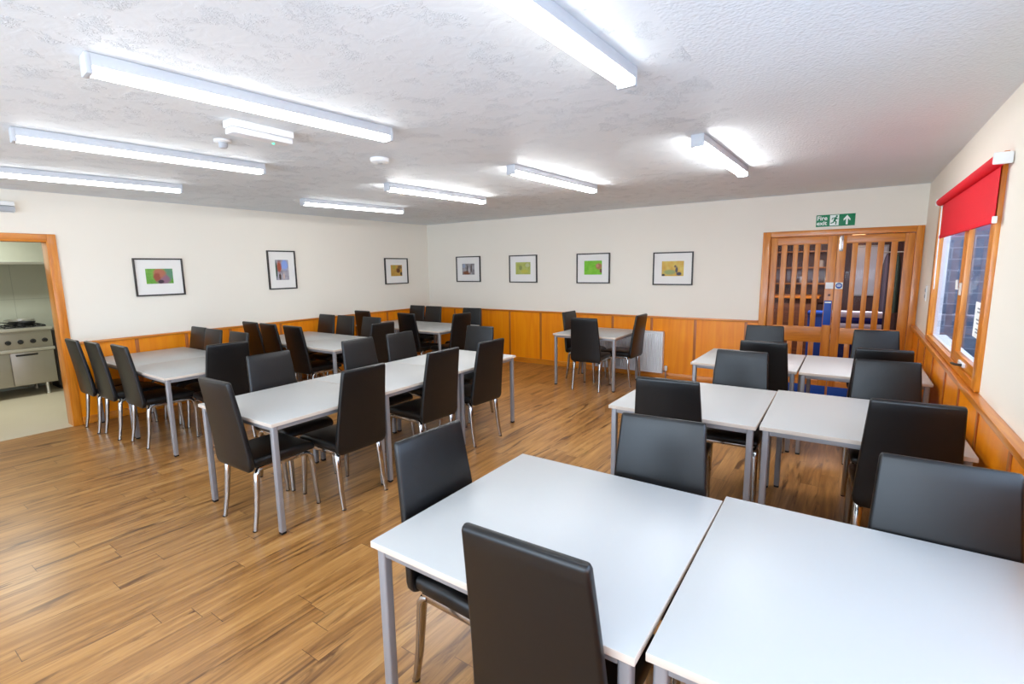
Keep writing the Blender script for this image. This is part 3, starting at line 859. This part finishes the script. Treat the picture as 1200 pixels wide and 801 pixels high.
# ------------------------------------------------------------------ chairs
def rrect(hw, ht, r, k=4):
    r = min(r, hw * 0.98, ht * 0.98)
    out = []
    for cx, cy, a0 in ((hw - r, ht - r, 0), (-hw + r, ht - r, PI / 2), (-hw + r, -ht + r, PI), (hw - r, -ht + r, 1.5 * PI)):
        for j in range(k):
            a = a0 + (PI / 2) * j / (k - 1)
            out.append((cx + r * math.cos(a), cy + r * math.sin(a)))
    return out
def make_chair(label, group):
    r = thing('dining_chair', label, 'chair', (0, 0, 0), 0, group)
    # backrest: tall padded panel, wide and round-cornered at the bottom, narrower and leaning back at the top
    m = MB()
    def yc(z):
        t = max(0.0, (z - 0.42) / 0.565)
        return -0.222 - 0.078 * t ** 1.25
    rows = []
    spec = [(0.388, 0.318, 0.012), (0.392, 0.362, 0.024), (0.402, 0.394, 0.032), (0.418, 0.416, 0.036), (0.445, 0.424, 0.037)]
    nz = 12
    for i in range(1, nz + 1):
        z = 0.445 + (0.970 - 0.445) * i / nz
        t = i / nz
        spec.append((z, 0.424 - 0.060 * t ** 1.1, 0.036 - 0.004 * t))
    spec += [(0.979, 0.359, 0.028), (0.984, 0.352, 0.018)]
    rings = []
    for z, w, th in spec:
        dz = 0.01
        ty = (yc(z + dz) - yc(z - dz)) / (2 * dz)
        nrm = Vector((0, 1, -ty)).normalized()
        c = Vector((0, yc(z), z))
        rings.append(m.ring([c + Vector((a, 0, 0)) + nrm * b for a, b in rrect(w / 2, th / 2, 0.012)]))
    m.skin(rings)
    m.build('backrest', M['leather'], r, 50)
    # seat cushion
    m = MB()
    rings = []
    for y, w, zb, zt in ((-0.202, 0.380, 0.418, 0.462), (-0.198, 0.393, 0.412, 0.470), (-0.15, 0.403, 0.410, 0.474), (-0.05, 0.408, 0.410, 0.478), (0.08, 0.411, 0.410, 0.478), (0.17, 0.411, 0.409, 0.474), (0.205, 0.407, 0.408, 0.466), (0.225, 0.398, 0.410, 0.452), (0.234, 0.380, 0.418, 0.438)):
        cz = (zb + zt) / 2
        rings.append(m.ring([Vector((a, y, cz + b)) for a, b in rrect(w / 2, (zt - zb) / 2, 0.022)]))
    m.skin(rings)
    m.build('seat', M['leather'], r, 50)
    # chrome under-frame
    m = MB()
    for s in (-1, 1):
        m.box(s * 0.178 - 0.013, s * 0.178 + 0.013, -0.178, 0.15, 0.380, 0.410, 0.008)
    m.box(-0.178, 0.178, -0.178, -0.152, 0.380, 0.408, 0.006).box(-0.178, 0.178, 0.172, 0.196, 0.382, 0.408, 0.006)
    m.build('seat_frame', M['chrome'], r)
    for s in (-1, 1):
        m = MB()
        m.tube([(s * 0.178, -0.150, 0.394), (s * 0.178, -0.172, 0.388), (s * 0.179, -0.186, 0.366), (s * 0.181, -0.194, 0.28), (s * 0.184, -0.208, 0.14), (s * 0.188, -0.232, 0.004)],
               [0.017, 0.021, 0.0235, 0.022, 0.0195, 0.016], 14, 0.8)
        lo = m.build('leg', M['chrome'], r)
        m = MB(); m.lathe([(0.0135, 0.0), (0.0155, 0.002), (0.0155, 0.007), (0.0, 0.007)], 12, (s * 0.188, -0.2325, 0)); m.build('foot_cap', M['black'], lo)
        m = MB()
        m.tube([(s * 0.178, 0.12, 0.394), (s * 0.178, 0.158, 0.394), (s * 0.178, 0.184, 0.386), (s * 0.179, 0.202, 0.362), (s * 0.181, 0.209, 0.32), (s * 0.184, 0.218, 0.17), (s * 0.189, 0.230, 0.004)],
               [0.016, 0.018, 0.021, 0.0235, 0.022, 0.0195, 0.016], 14, 0.8)
        lo = m.build('leg', M['chrome'], r)
        m = MB(); m.lathe([(0.0135, 0.0), (0.0155, 0.002), (0.0155, 0.007), (0.0, 0.007)], 12, (s * 0.189, 0.2305, 0)); m.build('foot_cap', M['black'], lo)
    return r
GC = 'black dining chairs with chrome legs'
DIRS = {'+y': 0.0, '+x': -PI / 2, '-y': PI, '-x': PI / 2}
CHAIRS = [
    ('+y', -0.632, 1.225, 2, 'black chair nearest the viewer, its back turned, at the bottom centre'),
    ('+x', -1.11, 1.41, -2, 'black chair pushed in at the left end of the nearest table'),
    ('-y', -0.63, 1.80, 5, 'black chair facing the viewer across the nearest table'),
    ('-y', 0.298, 1.80, 1, 'big chair back by the window wall at the far right edge of the photo'),
    ('+y', -0.90, 3.14, 6, 'black chair with its back turned at the left table of the middle right pair'),
    ('+y', 0.258, 3.25, 4, 'black chair with its back turned at the middle table against the window wall'),
    ('-y', -0.675, 3.81, 2, 'dark chair facing the viewer at the left table of the middle right pair'),
    ('-y', 0.235, 3.85, 4, 'dark chair facing the viewer at the middle table against the window wall'),
    ('+y', -0.628, 4.99, 2, 'dark chair with its back turned at the left table before the double doors'),
    ('+y', 0.20, 4.98, 3, 'dark chair with its back turned at the table before the doors, by the window'),
    ('-y', -0.77, 5.64, 1, 'chair in front of the left slatted door, facing the viewer'),
    ('-y', 0.22, 5.69, 4, 'chair in front of the right slatted door, facing the viewer'),
    ('+y', -3.238, 1.712, 1, 'black chair at the near end of the long centre row of tables'),
    ('-x', -3.04, 2.166, 0, 'black chair on the right side of the long centre row, nearest the viewer'),
    ('-x', -3.05, 2.99, -2, 'black chair on the right side of the long centre row, second from the viewer'),
    ('-x', -3.03, 3.622, -3, 'black chair on the right side of the long centre row, furthest from the viewer'),
    ('+x', -3.62, 2.150, 0, 'dark chair on the left side of the long centre row, nearest the viewer'),
    ('+x', -3.65, 3.058, 0, 'dark chair on the left side of the long centre row, second from the viewer'),
    ('+x', -3.66, 3.61, 0, 'dark chair on the left side of the long centre row, furthest from the viewer'),
    ('-y', -3.52, 4.17, 4, 'dark chair at the far end of the long centre row of tables'),
    ('+y', -5.592, 1.955, 0, 'black chair on the near side of the left group, furthest from the kitchen door'),
    ('+y', -6.132, 1.90, 0, 'black chair on the near side of the left group, between two others'),
    ('+y', -6.575, 1.86, 0, 'black chair on the near side of the left group, next to the kitchen door'),
    ('-y', -6.588, 2.48, 0, 'chair facing the viewer across the left group, against the left wall'),
    ('-y', -6.165, 2.458, 0, 'chair facing the viewer across the left group, second from the left wall'),
    ('-y', -5.585, 2.46, 1, 'chair half hidden facing the viewer across the left group, furthest from the wall'),
    ('-x', -5.11, 2.30, -8, 'black chair at the open end of the left group beside the kitchen door'),
    ('+y', -6.588, 3.70, 0, 'dark chair on the near side of the middle left group, against the left wall'),
    ('+y', -6.15, 3.695, 0, 'dark chair on the near side of the middle left group, second from the wall'),
    ('+y', -5.592, 3.685, 1, 'dark chair on the near side of the middle left group, furthest from the wall'),
    ('-y', -6.588, 4.28, 0, 'chair across the middle left group facing the viewer, against the left wall'),
    ('-y', -6.155, 4.30, 1, 'chair across the middle left group facing the viewer, second from the wall'),
    ('-y', -5.592, 4.31, 1, 'chair across the middle left group facing the viewer, furthest from the wall'),
    ('-x', -5.144, 4.155, 0, 'dark chair at the open end of the middle left group'),
    ('+y', -6.62, 5.555, 0, 'dark chair on the near side of the far corner group, against the left wall'),
    ('+y', -5.60, 5.555, 0, 'dark chair on the near side of the far corner group, away from the wall'),
    ('-x', -5.10, 5.66, -5, 'dark chair at the open end of the far corner group'),
    ('-y', -6.63, 6.22, -1, 'chair tucked in the room corner on the left, across the far corner group'),
    ('-y', -6.195, 6.20, 1, 'chair across the far corner group, second from the room corner'),
    ('-y', -5.27, 6.18, 5, 'chair against the back panelling across the far corner group, right of the others'),
    ('+y', -2.90, 6.09, 5, 'black chair with its back turned at the table by the radiator'),
    ('+x', -3.22, 6.575, -2, 'black chair on the left side of the table by the radiator'),
    ('-x', -2.68, 6.575, -2, 'black chair on the right side of the table, against the radiator'),
]
proto = None
for d, x, y, a, lb in CHAIRS:
    rz = DIRS[d] + math.radians(a)
    if proto is None:
        proto = make_chair(lb, GC)
        proto.location = (x, y, 0); proto.rotation_euler = (0, 0, rz)
    else:
        dup(proto, (x, y, 0), rz, lb, GC)

# ------------------------------------------------------------------ ceiling lights and detectors
def make_fixture(x, y, label, skew, ln=1.42, lamp='diffuser'):
    r = thing('ceiling_light', label, 'light', (x, y, ZC), skew, 'fluorescent batten lights')
    h = ln / 2
    m = MB(); m.box(-0.042, 0.042, -h, h, -0.048, -0.001, 0.004); m.build('housing', M['lamp_body'], r)
    m = MB()
    prof = [(-0.034, -0.048), (-0.036, -0.058), (-0.030, -0.072), (-0.016, -0.078), (0.016, -0.078), (0.030, -0.072), (0.036, -0.058), (0.034, -0.048)]
    m.prism(prof, -h + 0.018, h - 0.018, lambda a, b, c: (a, c, b)); m.build('diffuser', M[lamp], r, 60)
    for s in (-1, 1):
        m = MB(); a, b = sorted((s * (h - 0.018), s * (h + 0.004)))
        m.box(-0.043, 0.043, a, b, -0.080, -0.001, 0.006); m.build('end_cap', M['lamp_body'], r)
    return r
NEAR, FAR = 1.46, 4.17
FX = [(-0.90, NEAR, -2, 'ceiling light at the top centre, cut by the top edge of the photo'),
      (-2.45, NEAR, -5, 'long ceiling light at the upper left, the largest one there'),
      (-4.00, 1.54, -5, 'ceiling light on the left, second of three below each other'),
      (-5.52, 1.56, -7, 'ceiling light at the left edge, nearest the left wall'),
      (-0.90, FAR, -1, 'ceiling light above the tables by the window, towards the doors'),
      (-2.37, 4.20, -3, 'ceiling light in the far row, second from the window side'),
      (-3.79, 4.14, -4, 'ceiling light in the far row, third from the window side'),
      (-5.32, 4.23, -7, 'ceiling light in the far row, nearest the left wall')]
protos = {}
for x, y, sk, lb in FX:
    lamp = 'diffuser_soft' if x < -5 else ('diffuser' if y < 3 else 'diffuser_far')
    if lamp not in protos: protos[lamp] = make_fixture(x, y, lb, math.radians(sk), lamp=lamp)
    else: dup(protos[lamp], (x, y, ZC), math.radians(sk), lb)

em = thing('emergency_light', 'white emergency light box with green indicator on the ceiling', 'emergency light', (-2.94, 1.68, ZC))
m = MB(); m.box(-0.05, 0.05, -0.185, 0.185, -0.040, -0.001, 0.004); m.build('housing', M['white'], em)
m = MB(); m.box(-0.046, 0.046, -0.180, 0.180, -0.075, -0.040, 0.012); m.build('diffuser', M['white_metal'], em)
m = MB(); m.lathe([(0.0, -0.006), (0.007, -0.005), (0.008, 0.0), (0.0, 0.0)], 12, (-0.02, 0.09, -0.075)); m.build('indicator', M['green_led'], em)
sd = thing('heat_detector', 'small white detector on the ceiling beside the emergency light', 'detector', (-3.42, 1.70, ZC))
m = MB(); m.lathe([(0.0, -0.018), (0.045, -0.016), (0.052, -0.010), (0.052, -0.001), (0.0, -0.001)], 28); m.build('base', M['white'], sd)
m = MB(); m.lathe([(0.0, -0.052), (0.020, -0.050), (0.026, -0.040), (0.028, -0.017), (0.0, -0.017)], 20); m.build('sensor', M['grey_plastic'], sd)
al = thing('smoke_alarm', 'flat round white smoke alarm on the ceiling', 'alarm', (-3.06, 2.68, ZC))
m = MB(); m.lathe([(0.0, -0.035), (0.055, -0.034), (0.068, -0.026), (0.072, -0.012), (0.072, -0.001), (0.0, -0.001)], 32); m.build('body', M['white'], al)
m = MB(); m.lathe([(0.0, -0.039), (0.018, -0.038), (0.020, -0.034), (0.0, -0.034)], 20); m.build('test_button', M['grey_plastic'], al)
eb = thing('bulkhead_light', 'glassy emergency light on the left wall above the kitchen doorway', 'emergency light', (XL, 1.19, 2.31))
m = MB(); m.box(0.001, 0.022, -0.17, 0.17, -0.055, 0.055, 0.004); m.build('back_plate', M['white'], eb)
m = MB()
m.box(0.022, 0.075, -0.165, 0.165, -0.050, 0.002, 0.008, M['grey_plastic']).box(0.022, 0.075, -0.165, 0.165, 0.006, 0.050, 0.008, M['white'])
m.build('diffuser', None, eb)

# ------------------------------------------------------------------ fire exit sign
fs = thing('fire_exit_sign', 'green fire exit sign above the double doors', 'sign', (-0.255, YB, 2.145))
m = MB(); m.box(-0.195, 0.195, -0.006, -0.001, -0.069, 0.069, 0.001); m.build('sign_plate', M['sign_green'], fs)
fn = lambda a, b, c: (a, -0.006 - c, b)
m = MB()
text_into(m, 'Fire', 0.068, lambda a, b, c: fn(a - 0.188, b + 0.008, c), 0.0012, M['sign_white'])
text_into(m, 'exit', 0.068, lambda a, b, c: fn(a - 0.188, b - 0.050, c), 0.0012, M['sign_white'])
m.build('lettering', None, fs)
m = MB(); m.box(-0.055, 0.035, -0.0072, -0.006, -0.060, 0.062); mp = m.build('pictogram_panel', M['sign_white'], fs)
def bar2(m, a, b, w):
    a = Vector(a); b = Vector(b); d = (b - a).normalized(); n = Vector((-d.y, d.x)) * w / 2
    m.prism([tuple(a + n), tuple(a - n), tuple(b - n), tuple(b + n)], 0.0012, 0.0022, fn)
m = MB()
m.prism([(0.012 + 0.011 * math.cos(t), 0.046 + 0.011 * math.sin(t)) for t in [2 * PI * j / 14 for j in range(14)]], 0.0012, 0.0022, fn)
bar2(m, (0.006, 0.034), (-0.010, -0.006), 0.022)
bar2(m, (0.006, 0.030), (-0.026, 0.026), 0.009); bar2(m, (-0.026, 0.028), (-0.036, 0.008), 0.009)
bar2(m, (0.006, 0.030), (0.018, 0.012), 0.009); bar2(m, (0.018, 0.014), (0.030, 0.018), 0.009)
bar2(m, (-0.010, -0.002), (0.010, -0.020), 0.012); bar2(m, (0.010, -0.016), (0.006, -0.050), 0.011)
bar2(m, (-0.010, -0.002), (-0.020, -0.026), 0.012); bar2(m, (-0.018, -0.024), (-0.046, -0.034), 0.011)
m.build('running_figure', M['sign_green'], mp)
m = MB()
m.prism([(0.105, -0.054), (0.125, -0.054), (0.125, 0.014), (0.148, -0.012), (0.148, 0.012), (0.115, 0.054), (0.082, 0.012), (0.082, -0.012), (0.105, 0.014)], 0.0, 0.0012, fn)
m.build('up_arrow', M['sign_white'], fs)

# ------------------------------------------------------------------ framed pictures
def art(name, stops, blobs, seed):
    """a soft photograph: noise gradient and blurred patches in picture coordinates"""
    t = NT(name)
    v = t.obj()
    nz = t.noise(t.mapping((1, 1, 1), loc=(seed, seed * 0.7, 0)), 14, 4, 0.6)
    c = t.ramp(nz, stops)
    sx = t.n('ShaderNodeSeparateXYZ'); t.l(v, sx.inputs[0])
    wob = t.math('MULTIPLY', t.math('SUBTRACT', t.noise(v, 30, 3), 0.5), 0.9)
    for bx, bz, rx, rz, col in blobs:
        a = t.math('DIVIDE', t.math('SUBTRACT', sx.outputs[0], bx), rx)
        b = t.math('DIVIDE', t.math('SUBTRACT', sx.outputs[2], bz), rz)
        dd = t.math('ADD', t.math('ADD', t.math('MULTIPLY', a, a), t.math('MULTIPLY', b, b)), wob)
        mk = t.ramp(dd, [(0.35, (1, 1, 1, 1)), (1.1, (0, 0, 0, 1))])
        c = t.mix(mk, c, col)
    t.base(c); t.set(0.4, 0, 0.4)
    return t.m
def picture(cx, cz, w, h, pw, ph, pdz, mat, label, wall):
    if wall == 'back': r = thing('framed_picture', label, 'picture', (cx, YB, cz), 0, 'black framed wildlife pictures')
    else: r = thing('framed_picture', label, 'picture', (XL, cx, cz), PI / 2, 'black framed wildlife pictures')
    f = 0.017
    m = MB()
    m.box(-w / 2, w / 2, -0.028, -0.001, h / 2 - f, h / 2, 0.002).box(-w / 2, w / 2, -0.028, -0.001, -h / 2, -h / 2 + f, 0.002)
    m.box(-w / 2, -w / 2 + f, -0.028, -0.001, -h / 2 + f, h / 2 - f, 0.002).box(w / 2 - f, w / 2, -0.028, -0.001, -h / 2 + f, h / 2 - f, 0.002)
    m.build('frame', M['frame_black'], r)
    m = MB(); m.box(-w / 2 + f, w / 2 - f, -0.012, -0.002, -h / 2 + f, h / 2 - f); m.build('mount', M['mat'], r)
    m = MB(); m.box(-pw / 2, pw / 2, -0.0135, -0.012, -ph / 2, ph / 2)
    o = m.build('photograph', mat, r); o.location = (0, 0, pdz)
GRN, YEL = srgb(96, 150, 50), srgb(190, 160, 60)
picture(2.545, 1.596, 0.52, 0.445, 0.285, 0.178, 0.01,
    art('brown_animal_on_green', [(0.3, srgb(84, 146, 44)), (0.7, srgb(122, 176, 70))],
        [(0.10, 0.03, 0.06, 0.10, srgb(92, 140, 108)), (0.035, -0.04, 0.085, 0.085, srgb(140, 100, 120)), (0.0, 0.035, 0.08, 0.07, srgb(176, 104, 78)), (-0.03, -0.01, 0.045, 0.06, srgb(150, 76, 54)), (0.01, -0.065, 0.04, 0.025, srgb(64, 46, 60))], 1.3),
    'framed picture of a brown animal on bright green, left wall nearest the kitchen door', 'left')
picture(4.115, 1.662, 0.43, 0.555, 0.20, 0.29, 0.0,
    art('red_tree_and_blue_sky', [(0.3, srgb(120, 110, 120)), (0.7, srgb(190, 186, 196))],
        [(0.04, 0.07, 0.06, 0.09, srgb(140, 164, 222)), (-0.045, 0.05, 0.04, 0.10, srgb(170, 84, 58)), (-0.09, 0.0, 0.02, 0.15, srgb(60, 84, 70)), (-0.04, -0.10, 0.02, 0.06, srgb(70, 52, 48)), (0.02, -0.09, 0.02, 0.05, srgb(204, 180, 170))], 2.1),
    'upright framed picture, the tall one in the middle of the left wall', 'left')
picture(6.322, 1.615, 0.55, 0.465, 0.27, 0.20, 0.01,
    art('brown_patch_on_gold', [(0.3, srgb(190, 134, 44)), (0.7, srgb(206, 168, 84))],
        [(0.04, 0.0, 0.055, 0.05, srgb(104, 56, 26)), (0.08, 0.06, 0.06, 0.04, srgb(128, 96, 56)), (-0.06, 0.06, 0.05, 0.05, srgb(176, 160, 70)), (0.11, -0.06, 0.03, 0.04, srgb(74, 64, 52))], 3.7),
    'framed golden picture on the left wall nearest the far corner', 'left')
picture(-5.911, 1.630, 0.57, 0.465, 0.29, 0.20, 0.0,
    art('grey_woodland', [(0.3, srgb(110, 104, 106)), (0.7, srgb(176, 172, 174))],
        [(-0.04, -0.07, 0.11, 0.045, srgb(124, 74, 48)), (-0.02, 0.02, 0.015, 0.08, srgb(72, 62, 62)), (0.07, 0.02, 0.02, 0.09, srgb(90, 74, 70)), (-0.10, 0.06, 0.04, 0.05, srgb(150, 162, 182)), (0.02, -0.02, 0.02, 0.06, srgb(198, 190, 188))], 4.2),
    'framed grey woodland picture on the back wall next to the room corner', 'back')
picture(-4.702, 1.622, 0.565, 0.465, 0.30, 0.205, 0.01,
    art('olive_reeds', [(0.3, srgb(160, 166, 74)), (0.7, srgb(184, 188, 108))],
        [(-0.05, 0.01, 0.04, 0.05, srgb(136, 144, 84)), (0.03, -0.05, 0.09, 0.035, srgb(190, 184, 76)), (0.09, 0.05, 0.05, 0.04, srgb(186, 190, 140))], 5.5),
    'framed olive green picture on the back wall, second from the corner', 'back')
picture(-3.395, 1.616, 0.565, 0.465, 0.30, 0.215, 0.01,
    art('rust_patch_on_vivid_green', [(0.3, srgb(96, 178, 20)), (0.7, srgb(134, 196, 54))],
        [(0.10, 0.02, 0.065, 0.055, srgb(168, 112, 74)), (0.135, -0.05, 0.025, 0.04, srgb(116, 74, 48)), (0.075, 0.03, 0.03, 0.03, srgb(196, 134, 104))], 6.4),
    'framed vivid green picture on the back wall above the lone table', 'back')
picture(-2.158, 1.598, 0.565, 0.465, 0.31, 0.21, 0.0,
    art('grey_bird_on_yellow', [(0.3, srgb(204, 152, 44)), (0.7, srgb(216, 190, 88))],
        [(-0.04, -0.05, 0.10, 0.04, srgb(150, 158, 92)), (0.055, -0.015, 0.022, 0.055, srgb(74, 66, 74)), (0.09, -0.075, 0.045, 0.03, srgb(60, 56, 72)), (0.035, 0.03, 0.018, 0.022, srgb(104, 74, 58)), (-0.13, -0.09, 0.03, 0.02, srgb(52, 52, 44))], 7.7),
    'framed yellow picture on the back wall nearest the double doors', 'back')

# ------------------------------------------------------------------ radiator
rd = thing('radiator', 'white ribbed panel radiator on the back wall', 'radiator', (-2.77, YB - 0.018, 0.085))
m = MB()
n = 30
W = 1.05
poly_top = []
m.box(-W / 2, W / 2, -0.070, -0.058, 0.0, 0.60, 0.003)
for k in range(n):
    x0 = -W / 2 + 0.012 + k * (W - 0.024) / n
    m.box(x0 + 0.004, x0 + (W - 0.024) / n - 0.011, -0.088, -0.064, 0.035, 0.575, 0.005, None, 2)
m.build('panel', M['white_metal'], rd)
m = MB(); m.box(-W / 2, W / 2, -0.086, -0.006, 0.595, 0.612, 0.003); m.build('top_grille', M['white_metal'], rd)
for s in (-1, 1):
    m = MB(); m.box(min(s * W / 2, s * (W / 2 + 0.006)), max(s * W / 2, s * (W / 2 + 0.006)), -0.084, -0.004, 0.0, 0.606, 0.002); m.build('side_panel', M['white_metal'], rd)
m = MB()
m.tube([(W / 2 + 0.004, -0.045, 0.03), (W / 2 + 0.05, -0.045, 0.03)], 0.011, 10, 1, M['chrome'])
m.tube([(W / 2 + 0.05, -0.045, -0.084), (W / 2 + 0.05, -0.045, 0.045)], 0.010, 10, 1, M['chrome'])
m.lathe([(0.016, 0.04), (0.020, 0.05), (0.022, 0.10), (0.018, 0.112), (0.0, 0.113)], 18, (W / 2 + 0.05, -0.045, 0), 'z', M['white'])
tag(m.build('thermostat_valve', None, rd), 'white thermostatic valve')
m = MB()
for xx in (-0.35, 0.35):
    m.box(xx - 0.02, xx + 0.02, -0.064, 0.0, 0.12, 0.5, 0.002)
m.build('wall_bracket', M['white_metal'], rd)
